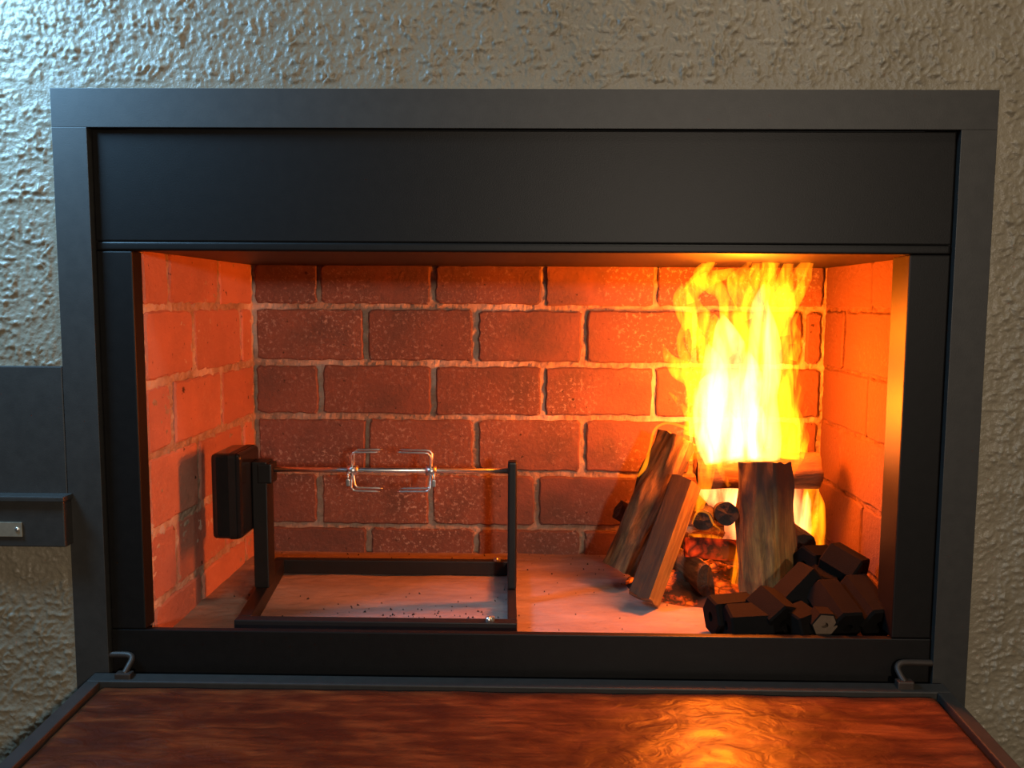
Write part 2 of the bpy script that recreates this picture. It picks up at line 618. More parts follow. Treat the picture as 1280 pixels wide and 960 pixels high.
W = RX - LX
odd = [0.0] + [back_u(p) for p in (400, 541, 679, 818, 958)] + [W]
even = [0.0] + [back_u(p) for p in (458, 595, 730, 867, 1003)] + [W]
odd5 = [0.0] + [back_u(p) for p in (397, 537, 672, 812, 952)] + [W]
I3 = Matrix.Identity(3)
brick_wall('wall_back', Vector((LX, DEEP, 0)), I3, W, [even, odd5, even, odd, even, odd], 3, ext=(-0.1, 0.1))
# left wall: u runs from the front (y = 0.03) to the back corner, face looks to +x
Y0 = 0.030
LW = DEEP - Y0
rotL = Matrix.Rotation(math.radians(90), 3, 'Z')
l_odd = [0.0, 0.124 - Y0, 0.341 - Y0, LW]
l_even = [0.0, 0.221 - Y0, 0.449 - Y0, LW]
brick_wall('wall_left', Vector((LX, Y0, 0)), rotL, LW, [l_even, l_odd, l_even, l_odd, l_even, l_odd], 11, ext=(0, 0.1), bmat='brick_left_lit', rec=0.0030)
rotR = Matrix.Rotation(math.radians(-90), 3, 'Z')
r_odd = [0.0, DEEP - 0.280, DEEP - 0.055, LW]
r_even = [0.0, DEEP - 0.410, DEEP - 0.180, LW]
r_even = [0.0, 0.115, 0.345, LW]
r_odd = [0.0, 0.245, 0.470, LW]
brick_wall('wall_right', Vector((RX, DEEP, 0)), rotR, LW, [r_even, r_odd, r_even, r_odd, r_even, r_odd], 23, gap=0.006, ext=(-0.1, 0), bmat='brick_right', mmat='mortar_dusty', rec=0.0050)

# hearth floor with small unevenness, and the steel roof of the firebox
bm = bmesh.new()
nx, ny = 150, 70
g = []
for j in range(ny + 1):
    row = []
    for i in range(nx + 1):
        x = LX - 0.02 + (RX - LX + 0.04) * i / nx
        y = 0.012 + (DEEP + 0.01 - 0.012) * j / ny
        p = Vector((x, y * 1.7, 0))
        row.append(bm.verts.new((x, y, -0.0020 + 0.0018 * noise.noise(p * 9) + 0.0012 * noise.noise(p * 40))))
    g.append(row)
for j in range(ny):
    for i in range(nx):
        bm.faces.new((g[j][i], g[j][i + 1], g[j + 1][i + 1], g[j + 1][i]))
box(bm, LX - 0.1, RX + 0.1, 0.012, DEEP + 0.1, -0.10, -0.010)
tag(link('floor', bm, M['screed'], smooth=False), kind='structure')
bm = bmesh.new()
box(bm, LX - 0.1, RX + 0.1, 0.006, DEEP + 0.1, TOP, TOP + 0.05)
tag(link('ceiling', bm, M['steel_panel']), kind='structure')

# ------------------------------------------------------------------ steel fireplace surround
sur = thing('fireplace_surround', 'black steel surround framing the brick firebox', 'fireplace frame', (0, 0, FRAME_BOTTOM))
st, sd = M['steel'], M['steel_dark']
boxo('top_rail', st, sur, TX0, TX1, TRIM_Y, 0.006, IZ1, TZ1, bevel=0.0007)
boxo('stile', st, sur, TX0, IX0, TRIM_Y, 0.006, FRAME_BOTTOM, IZ1, bevel=0.0007)
boxo('stile', st, sur, IX1, TX1, TRIM_Y, 0.006, FRAME_BOTTOM, IZ1, bevel=0.0007)
boxo('lintel_panel', M['steel_panel'], sur, IX0 + 0.0015, IX1 - 0.0015, 0.0, 0.012, TOP + 0.012, IZ1 - 0.0008)
bm = bmesh.new()
box(bm, IX0 + 0.0015, IX1 - 0.0015, -0.001, 0.030, TOP - 0.002, TOP + 0.0115, bevel=0.0045, seg=4)
link('lintel_lip', bm, M['steel_panel'], sur)
boxo('jamb', M['steel_panel'], sur, IX0 + 0.0015, JL, 0.0, 0.030, SILL + 0.001, TOP - 0.0025)
boxo('jamb', M['steel_panel'], sur, JR, IX1 - 0.0015, 0.0, 0.060, SILL + 0.001, TOP - 0.0025)
boxo('sill', M['steel_panel'], sur, IX0 + 0.0015, IX1 - 0.0015, -0.001, 0.0115, FRAME_BOTTOM, SILL, bevel=0.0015)

# ------------------------------------------------------------------ steel box at the left of the surround
lp = at(75, 458, -0.012)
l1 = at(78, 620, -0.012)
l2 = at(80, 629, -0.03)
l3 = at(82, 684, -0.03)
bxs = thing('wall_box', 'black steel box with a pale metal plate on the wall left of the fireplace', 'metal box', ((lp.x - 0.15), 0, l3.z))
boxo('back_panel', st, bxs, -1.02, TX0 - 0.001, -0.0095, 0.0035, l1.z, lp.z)
boxo('ledge', st, bxs, -1.02, at(80, 622, -0.035).x, -0.037, -0.010, at(80, 628, -0.035).z, at(80, 621, -0.035).z)
boxo('front_panel', st, bxs, -1.02, l2.x, -0.031, -0.002, l3.z, at(80, 628.5, -0.035).z)
p0, p1 = at(-14, 652.5, -0.033), at(28, 671, -0.033)
pl = boxo('metal_plate', M['plate'], bxs, p0.x - 0.03, p1.x, -0.0335, -0.0312, p1.z, p0.z, bevel=0.0006)
tag(pl, 'pale brushed metal plate')
sc = at(21, 662, -0.034)
bm = bmesh.new()
bmesh.ops.create_uvsphere(bm, u_segments=14, v_segments=8, radius=0.0036)
for v_ in bm.verts:
    v_.co.y *= 0.5
bmesh.ops.translate(bm, verts=bm.verts, vec=(sc.x, -0.0338, sc.z))
link('screw', bm, M['chrome'], pl, True)

# ------------------------------------------------------------------ fold-down table in front
TB = Vector((0, -0.016, -0.0305))
tilt = math.radians(3.6)
tx0, tx1, TLEN = -0.668, 0.603, 0.56
tab = thing('folding_table', 'fold-down wooden table in a dark steel frame below the firebox opening', 'table', TB)
tm = Matrix.Translation(TB) @ Matrix.Rotation(tilt, 4, 'X')


def tpart(name, m_, bm, smooth=False):
    bmesh.ops.recalc_face_normals(bm, faces=bm.faces)
    o = link(name, bm, m_, None, smooth)
    o.parent = tab
    o.matrix_local = Matrix.Rotation(tilt, 4, 'X')
    return o


fwid = 0.026
for nm, a in (('frame_rail', (tx0, tx1, -fwid, 0, -0.03, 0)), ('frame_rail', (tx0, tx1, -TLEN, -TLEN + fwid, -0.03, 0)),
              ('frame_rail', (tx0, tx0 + fwid * 0.8, -TLEN + fwid, -fwid, -0.03, 0)), ('frame_rail', (tx1 - fwid * 0.8, tx1, -TLEN + fwid, -fwid, -0.03, 0))):
    bm = bmesh.new()
    box(bm, *a, bevel=0.002)
    tpart(nm, st, bm)
bm = bmesh.new()
nx, ny = 220, 90
x0, x1, y0, y1 = tx0 + fwid * 0.8 + 0.004, tx1 - fwid * 0.8 - 0.004, -TLEN + fwid + 0.003, -fwid - 0.006
g = []
for j in range(ny + 1):
    row = []
    for i in range(nx + 1):
        x = x0 + (x1 - x0) * i / nx
        y = y0 + (y1 - y0) * j / ny
        if j == ny:
            y += 0.002 * noise.noise(Vector((x * 14, 0, 0)))
        p = Vector((x * 0.8, y * 1.0, 0))
        z = -0.004 + 0.0016 * noise.noise(p * 16) + 0.0011 * noise.noise(p * 38 + Vector((3, 1, 2)))
        ed = min(x - x0, x1 - x, y - y0 + 0.003, y1 - y + 0.003)
        z -= 0.004 * max(0, 1 - ed / 0.008) ** 2
        row.append(bm.verts.new((x, y, z)))
    g.append(row)
for j in range(ny):
    for i in range(nx):
        bm.faces.new((g[j][i], g[j][i + 1], g[j + 1][i + 1], g[j + 1][i]))
rim = [g[0][i] for i in range(nx + 1)] + [g[j][nx] for j in range(1, ny + 1)] + [g[ny][i] for i in range(nx - 1, -1, -1)] + [g[j][0] for j in range(ny - 1, 0, -1)]
low = [bm.verts.new((v_.co.x, v_.co.y, -0.028)) for v_ in rim]
for i in range(len(rim)):
    k = (i + 1) % len(rim)
    bm.faces.new((rim[i], rim[k], low[k], low[i]))
bm.faces.new(low)
tpart('tabletop', M['table_wood'], bm, True)
# hinges: bent rods from behind the stile down to the table frame
for sgn, pts in ((1, [(132, 818, -0.004), (150, 818, -0.006), (162, 819, -0.008), (165, 824, -0.012), (160, 834, -0.022), (155, 843, -0.030)]),
                 (-1, [(1172, 829, -0.004), (1140, 828, -0.006), (1126, 829, -0.008), (1122, 835, -0.012), (1126, 845, -0.022), (1131, 853, -0.030)])):
    P = [at(*p) for p in pts]
    P = [Vector(q) for q in catmull(P, 16)]
    hg = tube('hinge', M['hinge'], tab, P, 0.0048, 10)
    e = P[-1]
    bm = bmesh.new()
    box(bm, e.x - 0.012, e.x + 0.012, e.y - 0.006, e.y + 0.008, e.z - 0.012, e.z + 0.003, bevel=0.002)
    link('hinge_lug', bm, M['hinge'], hg)

# ------------------------------------------------------------------ rotisserie spit
sp_ = M['spit_steel']
spit = thing('rotisserie_spit', 'motorised rotisserie spit on a black steel frame on the hearth', 'rotisserie', (-0.27, 0.22, 0.0))
FH = 0.0275
BL, BR, FL, FR = Vector((-0.506, 0.378, FH / 2)), Vector((-0.053, 0.381, FH / 2)), Vector((-0.470, 0.062, FH / 2)), Vector((-0.041, 0.062, FH / 2))
ex = Vector((0.010, 0, 0))
bar('frame_bar', sp_, spit, BL - ex, BR + ex * 0.8, 0.018, FH)
bar('frame_bar', sp_, spit, FL - ex, FR + ex * 0.8, 0.020, FH)
bar('frame_bar', sp_, spit, FL + Vector((0, 0.010, 0)), BL - Vector((0, 0.009, 0)), 0.021, FH)
bar('frame_bar', sp_, spit, FR + Vector((0, 0.010, 0)), BR - Vector((0, 0.009, 0)), 0.015, FH)
LP, RP = Vector((-0.4850, 0.222, 0)), Vector((-0.0465, 0.222, 0))
PT = 0.2515
boxo('post', sp_, spit, LP.x - 0.013, LP.x + 0.013, LP.y - 0.018, LP.y + 0.018, FH, PT, bevel=0.002)
bm = bmesh.new()
box(bm, RP.x - 0.0078, RP.x + 0.0078, RP.y - 0.013, RP.y + 0.013, FH, PT + 0.003, bevel=0.004, seg=3)
link('post', bm, sp_, spit)
RZ = 0.2355
RY = 0.222
rod = tube('rod', M['chrome'], spit, [(LP.x - 0.01, RY, RZ), (-0.3, RY, RZ), (RP.x + 0.004, RY, RZ + 0.001)], 0.0047, 12)
boxo('bracket', sp_, spit, LP.x - 0.004, LP.x + 0.022, RY - 0.019, RY + 0.014, RZ - 0.022, RZ + 0.013, bevel=0.003)
# motor housing
bm = bmesh.new()
box(bm, LP.x - 0.0645, LP.x - 0.0135, 0.150, 0.250, 0.129, 0.275, bevel=0.010, seg=4)
mo = link('motor_housing', bm, M['motor_plastic'], spit)
boxo('housing_seam', sp_, mo, LP.x - 0.030, LP.x - 0.026, 0.1495, 0.2505, 0.1285, 0.2755, bevel=0.008, seg=3)
boxo('foot_stud', sp_, mo, LP.x - 0.04, LP.x - 0.03, 0.185, 0.197, 0.126, 0.131)


def fork(cx, sgn, tip):
    bm = bmesh.new()
    h2, d2 = 0.034, 0.013
    pts_sets = []
    for dz in (1, -1):
        for dy in (1, -1):
            a = Vector((cx, RY + dy * 0.004, RZ + dz * 0.004))
            b1 = Vector((cx, RY + dy * d2, RZ + dz * (h2 - 0.006)))
            b2 = Vector((cx + sgn * 0.004, RY + dy * d2, RZ + dz * (h2 - 0.001)))
            c = Vector((cx + sgn * 0.009, RY + dy * d2, RZ + dz * h2))
            t1 = Vector((cx + sgn * (tip - 0.008), RY + dy * d2, RZ + dz * (h2 + 0.0005)))
            t2 = Vector((cx + sgn * tip, RY + dy * d2, RZ + dz * (h2 + 0.001)))
            pts_sets.append(([a, b1, b2, c, t1, t2], [1, 1, 1, 1, 0.9, 0.25]))
    f_ = thing_part = None
    hub = tube('fork_hub', M['chrome'], spit, [(cx - 0.009, RY, RZ), (cx + 0.009, RY, RZ)], 0.0085, 14)
    for P, t in pts_sets:
        tube('tine', M['chrome'], hub, P, 0.0019, 8, t)
    # wing screw under the hub
    bm = bmesh.new()
    tube_bm(bm, [(cx - sgn * 0.006, RY - 0.006, RZ), (cx - sgn * 0.006, RY - 0.012, RZ - 0.018)], 0.0022, 8)
    link('wing_screw', bm, M['chrome'], hub, True)
    bm = bmesh.new()
    box(bm, cx - sgn * 0.006 - 0.0035, cx - sgn * 0.006 + 0.0035, RY - 0.014, RY - 0.010, RZ - 0.026, RZ - 0.014, bevel=0.0015)
    link('screw_wing', bm, M['chrome'], hub)


fork(at(441, 590, RY).x, 1, 0.050)
fork(at(539, 589, RY).x, -1, 0.058)
for q in (at(611, 782, 0.062), at(620, 697, 0.378)):
    bm = bmesh.new()
    bmesh.ops.create_uvsphere(bm, u_segments=12, v_segments=7, radius=0.0058)
    bmesh.ops.translate(bm, verts=bm.verts, vec=(q.x, q.y, FH + 0.002))
    link('bolt', bm, M['chrome'], spit, True)
    bm = bmesh.new()
    tube_bm(bm, [(q.x + 0.006, q.y, FH - 0.001), (q.x + 0.006, q.y, FH + 0.007)], 0.0035, 6)
    link('nut', bm, M['plate'], spit)


# ------------------------------------------------------------------ firewood
def log(name, label, p, q, r, mats, shape='round', seed=1, group=None, bark=0.004, flat=None, taper=(1, 1), n=36, rings=34, ends=True, bend=0.0, roll=0.0, xy=(1, 1)):
    """log from p (foot) to q (head); mats = (side, end[, split]); shape: list of (angle, radius factor, split?)"""
    p, q = Vector(p), Vector(q)
    d = (q - p)
    L = d.length
    root = thing(name, label, 'firewood', p, group)
    zz_ = d.normalized()
    xx_ = Vector((0, 1, 0)).cross(zz_).normalized()          # local -y looks out of the firebox
    if xx_.length < 0.1:
        xx_ = Vector((1, 0, 0))
    yy_ = zz_.cross(xx_)
    mt = Matrix((xx_, yy_, zz_)).transposed().to_4x4() @ Matrix.Rotation(roll, 4, 'Z')
    mt.translation = p

    def rad(a):
        if shape == 'round':
            return 1.0, None
        # shape: convex polygon of half planes [(angle, dist)], remaining rim is bark
        best, split = 1.0, None
        for fi, (ha, hd, _m) in enumerate(shape):
            c = math.cos(a - ha)
            if c > 1e-4 and hd / c < best:
                best, split = hd / c, fi
        return best, split
    bmS, bmF = bmesh.new(), bmesh.new()
    prof = []
    for k in range(n):
        a = 2 * math.pi * k / n
        prof.append((a, *rad(a)))
    ringpts = []
    for i in range(rings + 1):
        t = i / rings
        row = []
        f = taper[0] + (taper[1] - taper[0]) * t
        bx = bend * math.sin(math.pi * t)
        for (a, rr, spl) in prof:
            pos = Vector((math.cos(a) * rr * r * f, math.sin(a) * rr * r * f, L * t))
            if spl is not None:
                nz = 0.0010 * noise.noise(Vector((pos.x * 90 + seed, pos.y * 90, pos.z * 9))) + 0.0006 * noise.noise(pos * 60)
            else:
                nz = bark * (1.1 * noise.noise(Vector((pos.x * 45 + seed * 3, pos.y * 45, pos.z * 7))) + 0.7 * noise.noise(Vector((pos.x * 110, pos.y * 110 + seed, pos.z * 18))))
            s = 1 + nz / max(0.01, rr * r)
            zz = pos.z
            if i in (0, rings):
                zz += 0.004 * noise.noise(Vector((pos.x * 50 + seed, pos.y * 50, i)))
            row.append(Vector((pos.x * s * xy[0] + bx, pos.y * s * xy[1], zz)))
        ringpts.append(row)

    def build(sel, m_, nm):
        bm = bmesh.new()
        cache = {}

        def V(i, k):
            k %= n
            if (i, k) not in cache:
                cache[(i, k)] = bm.verts.new(ringpts[i][k])
            return cache[(i, k)]
        any_ = False
        for k in range(n):
            if sel(k):
                any_ = True
                for i in range(rings):
                    bm.faces.new((V(i, k), V(i, k + 1), V(i + 1, k + 1), V(i + 1, k)))
        if not any_:
            bm.free()
            return
        o = link(nm, bm, m_, None, True)
        o.parent = root
        o.matrix_local = Matrix.Translation(-p) @ mt
        return o
    def face_of(k):
        a_, b2_ = prof[k][2], prof[(k + 1) % n][2]
        return a_ if a_ is not None else b2_
    build(lambda k: face_of(k) is None, mats[0], 'bark')
    if shape != 'round':
        for fi, (_a, _d, fm) in enumerate(shape):
            build(lambda k: face_of(k) == fi, fm, 'split_face')
    for i, nm in ((0, 'cut_end'), (rings, 'cut_end')):
        bm = bmesh.new()
        c = Vector((0, 0, 0))
        for v_ in ringpts[i]:
            c += v_ / n
        cv = bm.verts.new(c + Vector((0, 0, 0.002 if i else -0.002)))
        vs = [bm.verts.new(v_) for v_ in ringpts[i]]
        mids = [bm.verts.new(c + (v_ - c) * 0.5 + Vector((0, 0, 0.0015 * noise.noise(v_ * 80)))) for v_ in ringpts[i]]
        for k in range(n):
            bm.faces.new((vs[k], vs[(k + 1) % n], mids[(k + 1) % n], mids[k]))
            bm.faces.new((mids[k], mids[(k + 1) % n], cv))
        o = link(nm, bm, mats[1], None, False)
        o.parent = root
        o.matrix_local = Matrix.Translation(-p) @ mt
    return root


rad_ = math.radians
# A: big bark log leaning right, behind
log('bark_log', 'thick bark-covered log leaning to the right at the left of the fire', at(778, 713, 0.325), at(851, 548, 0.365), 0.0405,
    (M['bark'], M['end_grain']), seed=2, bark=0.0110, taper=(1.0, 0.95), shape=[(rad_(-25), 0.70, M['bark_dark'])], n=52, rings=56)
# B: split log leaning in front of it
log('split_log', 'squared split log leaning in front of the thick bark log', at(803, 748, 0.205), at(856, 601, 0.285), 0.034,
    (M['split_dark'], M['end_grain']), seed=5, bark=0.0012,
    shape=[(rad_(-128), 0.64, M['split_dark']), (rad_(-42), 0.66, M['split']), (rad_(70), 0.7, M['split_dark']), (rad_(160), 0.72, M['split_dark'])], n=48, rings=30)  # lit right face and shaded left face painted as separate wood colours
# C: upright log
log('upright_log', 'upright bark log standing in front of the flames', at(961, 752, 0.205), at(954, 579, 0.262), 0.047,
    (M['bark_charred'], M['char']), seed=9, bark=0.0085, taper=(0.98, 0.96), shape=[(rad_(-48), 0.86, M['split_charred'])], n=60, rings=60)
# D: log lying across the back of the fire
log('cross_log', 'charred log lying across behind the upright log', at(872, 590, 0.385), at(1024, 588, 0.355), 0.034,
    (M['scorched'], M['char']), seed=13, bark=0.004)
# E: two round branch ends pointing at the viewer
log('branch', 'thin branch with a dark round end facing out, just left of the upright log', at(908, 642, 0.245), at(902, 640, 0.46), 0.0205,
    (M['char'], M['burnt_end']), seed=17, bark=0.002, n=24, rings=16)
log('branch', 'thin branch with a glowing rim, between the split log and the other branch', at(879, 651, 0.255), at(885, 640, 0.45), 0.018,
    (M['char'], M['burnt_end']), seed=19, bark=0.002, n=24, rings=16)
# F: glowing ember log
log('ember_log', 'red glowing ember log lying under the branches', at(858, 684, 0.29), at(945, 690, 0.30), 0.019,
    (M['ember'], M['ember']), seed=23, bark=0.003, n=24, rings=24)
# G: short chunk in front with its end towards us
log('log_chunk', 'short bark chunk lying on the hearth beside the split log', at(885, 728, 0.235), at(852, 705, 0.355), 0.032,
    (M['bark'], M['split_dark']), seed=29, bark=0.003, xy=(1.0, 0.62), shape=[(rad_(90), 0.5, M['split_dark'])], n=32, rings=24)
# H: dark piece right of the upright log
log('charred_stub', 'charred stub poking out to the right of the upright log', at(1004, 683, 0.255), at(965, 652, 0.36), 0.023,
    (M['burnt_end'], M['burnt_end']), seed=31, bark=0.004, n=24, rings=18)
# I: end of a log behind A
log('back_log', 'dark log end showing behind the thick bark log', at(772, 637, 0.42), at(880, 700, 0.45), 0.019,
    (M['char'], M['char']), seed=37, bark=0.003, n=24, rings=24)

# flakes of ash and charcoal scattered on the hearth
bm = bmesh.new()
rf = random.Random(5)
for i in range(230):
    if i < 110:
        x, y = rf.gauss(-0.22, 0.09), rf.gauss(0.14, 0.045)
    else:
        x, y = rf.uniform(LX + 0.02, 0.25), rf.uniform(0.05, DEEP - 0.01) if i % 2 else rf.uniform(0.40, DEEP - 0.008)
    if not (LX + 0.01 < x < 0.5 and 0.04 < y < DEEP - 0.005):
        continue
    r_ = rf.uniform(0.0008, 0.0030) * (0.6 if i > 110 else 1)
    k_ = rf.randint(4, 6)
    a0 = rf.uniform(0, 6.3)
    st_ = rf.uniform(0.4, 1)
    lo_ = [bm.verts.new((x + math.cos(a0 + 6.283 * j / k_) * r_ * rf.uniform(0.7, 1.4), y + math.sin(a0 + 6.283 * j / k_) * r_ * st_, -0.002)) for j in range(k_)]
    tp = bm.verts.new((x + rf.uniform(-0.4, 0.4) * r_, y, 0.0008 + r_ * 0.2))
    for j in range(k_):
        bm.faces.new((lo_[j], lo_[(j + 1) % k_], tp))
tag(link('ash_flakes', bm, M['char']), 'dark flakes of ash and charcoal scattered on the hearth floor', 'ash', None, 'stuff')

# ember bed
bm = bmesh.new()
cx, cy = at(885, 715, 0.31).x, 0.335
nr, na = 16, 40
rings_ = []
for i in range(nr + 1):
    row = []
    for k in range(na):
        a = 2 * math.pi * k / na
        rr = i / nr
        x, y = math.cos(a) * 0.15 * rr, math.sin(a) * 0.125 * rr
        z = 0.036 * (1 - rr ** 2) + 0.014 * noise.noise(Vector((x * 45, y * 45, 2))) * (1 - rr) + 0.008 * noise.noise(Vector((x * 110, y * 110, 2))) * (1 - rr ** 3)
        row.append(bm.verts.new((cx + x, cy + y, max(z, 0.0) - 0.002)))
    rings_.append(row)
for A, B in zip(rings_, rings_[1:]):
    for k in range(na):
        bm.faces.new((A[k], A[(k + 1) % na], B[(k + 1) % na], B[k]))
eb = link('ember_bed', bm, M['coals'], None, False)
tag(eb, 'bed of glowing coals and ash under the logs', 'embers', None, 'stuff')


# ------------------------------------------------------------------ charcoal briquettes
def briquette_meshes():
    L, R, hole = 0.085, 0.0335, 0.008
    bm = bmesh.new()
    ringsB = []
    for (z, s) in ((-L / 2, 0.90), (-L / 2 + 0.004, 1.0), (0, 1.0), (L / 2 - 0.004, 1.0), (L / 2, 0.90)):
        ringsB.append([bm.verts.new((math.cos(k * math.pi / 3) * R * s, math.sin(k * math.pi / 3) * R * s, z)) for k in range(6)])
    for A, B in zip(ringsB, ringsB[1:]):
        for k in range(6):
            bm.faces.new((A[k], A[(k + 1) % 6], B[(k + 1) % 6], B[k]))
    bmesh.ops.recalc_face_normals(bm, faces=bm.faces)
    body = bpy.data.meshes.new('briquette_body')
    bm.to_mesh(body)
    bm.free()
    body.materials.append(M['charcoal'])
    ends = []
    for sgn in (-1, 1):
        bm = bmesh.new()
        n = 12
        o_ = []
        for k in range(n):
            a = 2 * math.pi * k / n
            hx = math.cos(math.pi / 6) / math.cos(((a + math.pi / 6 + math.pi / 6 * 0) % (math.pi / 3)) - math.pi / 6) if False else math.cos(math.pi / 6) / math.cos((a % (math.pi / 3)) - math.pi / 6)
            o_.append(bm.verts.new((math.cos(a) * R * 0.90 * hx, math.sin(a) * R * 0.90 * hx, sgn * L / 2)))
        i_ = [bm.verts.new((math.cos(2 * math.pi * k / n) * hole, math.sin(2 * math.pi * k / n) * hole, sgn * L / 2)) for k in range(n)]
        d_ = [bm.verts.new((math.cos(2 * math.pi * k / n) * hole * 0.9, math.sin(2 * math.pi * k / n) * hole * 0.9, sgn * (L / 2 - 0.025))) for k in range(n)]
        for k in range(n):
            j = (k + 1) % n
            bm.faces.new((o_[k], o_[j], i_[j], i_[k]))
            bm.faces.new((i_[k], i_[j], d_[j], d_[k]))
        bm.faces.new(d_)
        if sgn < 0:
            bmesh.ops.reverse_faces(bm, faces=bm.faces)
        end = bpy.data.meshes.new('briquette_end')
        bm.to_mesh(end)
        bm.free()
        end.materials.append(M['charcoal'])
        end2 = end.copy()
        end2.materials[0] = M['charcoal_end']
        ends.append((end, end2))
    return body, ends


BB, BE = briquette_meshes()
# (pixel x, pixel y, depth y, axis direction, roll, length scale, label, pale end)
BRQ = [
    (914, 772, 0.095, (0.97, 0.22, 0.02), 0.10, 0.85, 'charcoal briquette at the far left of the heap, lying flat', False),
    (934, 788, 0.052, (0.98, 0.10, 0.03), 0.30, 0.80, 'low briquette lying in front of the leftmost one', False),
    (963, 765, 0.065, (-0.45, 0.80, 0.30), 0.35, 0.70, 'briquette propped on the two at the left end of the heap', False),
    (997, 741, 0.115, (0.72, 0.30, 0.60), 0.10, 0.95, 'tilted briquette leaning against the foot of the upright log', False),
    (1021, 706, 0.200, (0.85, 0.45, -0.10), 0.25, 0.75, 'dark briquette at the back of the heap near the flames', False),
    (1054, 708, 0.150, (-0.62, 0.62, 0.30), 0.15, 0.72, 'topmost briquette of the heap, with a broad lit face', False),
    (1026, 735, 0.140, (0.25, 0.95, 0.05), 0.25, 0.65, 'briquette half hidden just below the topmost one', False),
    (1043, 762, 0.070, (-0.22, 0.86, 0.40), 0.05, 0.95, 'briquette pointing at the viewer in the middle of the heap', False),
    (1082, 757, 0.080, (-0.18, 0.88, 0.36), -0.05, 1.05, 'large briquette at the right of the heap against the jamb', False),
    (1027, 777, 0.036, (-0.10, 0.97, 0.14), 0.10, 0.30, 'briquette showing its round hole at the front of the heap', True),
    (996, 788, 0.052, (0.80, 0.55, 0.05), 0.25, 0.55, 'small briquette wedged low between the holed one and the left group', False),
]
for i, (px, py, Y, ax, rl, sc_, lab, pale) in enumerate(BRQ):
    loc = at(px, py, Y)
    loc.z = max(loc.z, 0.030)
    root = thing('charcoal_briquette', lab, 'charcoal', loc, 'charcoal briquettes heaped in the right corner')
    zz_ = Vector(ax).normalized()
    xx_ = Vector((0, 0, 1)).cross(zz_).normalized()
    yy_ = zz_.cross(xx_)
    mt = Matrix((xx_, yy_, zz_)).transposed().to_4x4() @ Matrix.Rotation(rl, 4, 'Z') @ Matrix.Diagonal((0.66, 0.66, sc_, 1) if pale else (1, 1, sc_, 1))
    for nm, me in (('briquette_body', BB), ('hollow_end', BE[0][1 if pale else 0]), ('hollow_end', BE[1][1 if pale else 0])):
        o = bpy.data.objects.new(nm, me)
        C.objects.link(o)
        o.parent = root
        o.matrix_local = mt
        if pale and nm == 'hollow_end':
            o['label'] = 'pale ashen end with a hole'

# ------------------------------------------------------------------ fire
FY = 0.315
fire = thing('fire', 'bright yellow fire burning up from the logs at the right of the hearth', 'fire', (at(915, 690, FY).x, FY, 0.02))


def tongue(pts, m_, seed=0, depth=0.6, Y=FY, n=14, rings=30, wob=0.12):
    """pts: (px, py, radius px[, dY]) from foot to tip"""
    P = [(p[0], p[1], p[2], p[3] if len(p) > 3 else 0.0) for p in pts]
    rows = catmull(P, rings)
    bm = bmesh.new()
    prev = None
    allr = []
    cs = []
    for (x, y, r, dy) in rows:
        c = at(x, y, Y + dy)
        s = (Y + dy - CAM.y) / FPX
        cs.append((c, max(r, 0.15) * s))
    for i, (c, r) in enumerate(cs):
        a = cs[max(i - 1, 0)][0]
        b_ = cs[min(i + 1, len(cs) - 1)][0]
        d = (b_ - a).normalized()
        yv = Vector((0, 1, 0))
        sx = d.cross(yv).normalized()
        sy = sx.cross(d).normalized()
        row = []
        for k in range(n):
            an = 2 * math.pi * k / n
            f = 1 + wob * noise.noise(Vector((math.cos(an) * 1.3 + seed * 7, math.sin(an) * 1.3, i * 0.22)))
            row.append(bm.verts.new(c + sx * (math.cos(an) * r * f) + sy * (math.sin(an) * r * f * depth)))
        allr.append(row)
    for A, B in zip(allr, allr[1:]):
        for k in range(n):
            bm.faces.new((A[k], A[(k + 1) % n], B[(k + 1) % n], B[k]))
    bm.faces.new(allr[0])
    bm.faces.new(allr[-1])
    return link('flame', bm, m_, fire, True)


ln = M['flame_line']
co, fl, th = M['flame_core'], M['flame'], M['flame_thin']
# white-hot body
tongue([(918, 575, 34), (914, 540, 44), (908, 505, 42), (918, 470, 34), (912, 440, 24), (906, 412, 14), (902, 392, 2)], co, 1, 0.7)
tongue([(905, 575, 26), (898, 545, 30), (890, 515, 24), (893, 480, 20), (890, 450, 12), (884, 430, 2)], co, 2, 0.6, Y=FY - 0.02)
tongue([(950, 575, 26), (950, 540, 28), (948, 500, 24), (955, 465, 22), (955, 420, 20), (950, 385, 12), (955, 355, 2)], co, 3, 0.6, Y=FY + 0.015)
# yellow tongues
tongue([(975, 572, 24), (978, 535, 20), (974, 490, 18), (972, 440, 18), (972, 395, 14), (962, 355, 12), (968, 318, 8)], fl, 4)
tongue([(950, 470, 20), (945, 430, 22), (938, 395, 12), (940, 360, 8), (948, 330, 8), (946, 310, 3)], fl, 5, Y=FY + 0.02)
tongue([(965, 420, 10), (972, 390, 14), (985, 362, 11), (1000, 340, 9), (1012, 322, 3), (1016, 316, 1)], fl, 6, Y=FY - 0.015)
tongue([(900, 450, 24), (884, 415, 22), (868, 390, 14), (862, 370, 12), (880, 352, 10), (905, 343, 7), (925, 336, 2)], fl, 7)
tongue([(860, 380, 10), (858, 365, 9), (872, 348, 7), (888, 330, 5), (895, 312, 2)], fl, 8, Y=FY - 0.02)
tongue([(905, 410, 14), (925, 396, 8), (936, 372, 8), (930, 350, 6), (945, 332, 2)], fl, 9, Y=FY + 0.01)
tongue([(880, 500, 20), (868, 472, 16), (850, 462, 13), (836, 448, 7), (829, 430, 1)], fl, 10, Y=FY - 0.01)
tongue([(895, 470, 24), (880, 446, 18), (868, 424, 12), (862, 402, 8), (860, 384, 2)], fl, 11, Y=FY + 0.02)
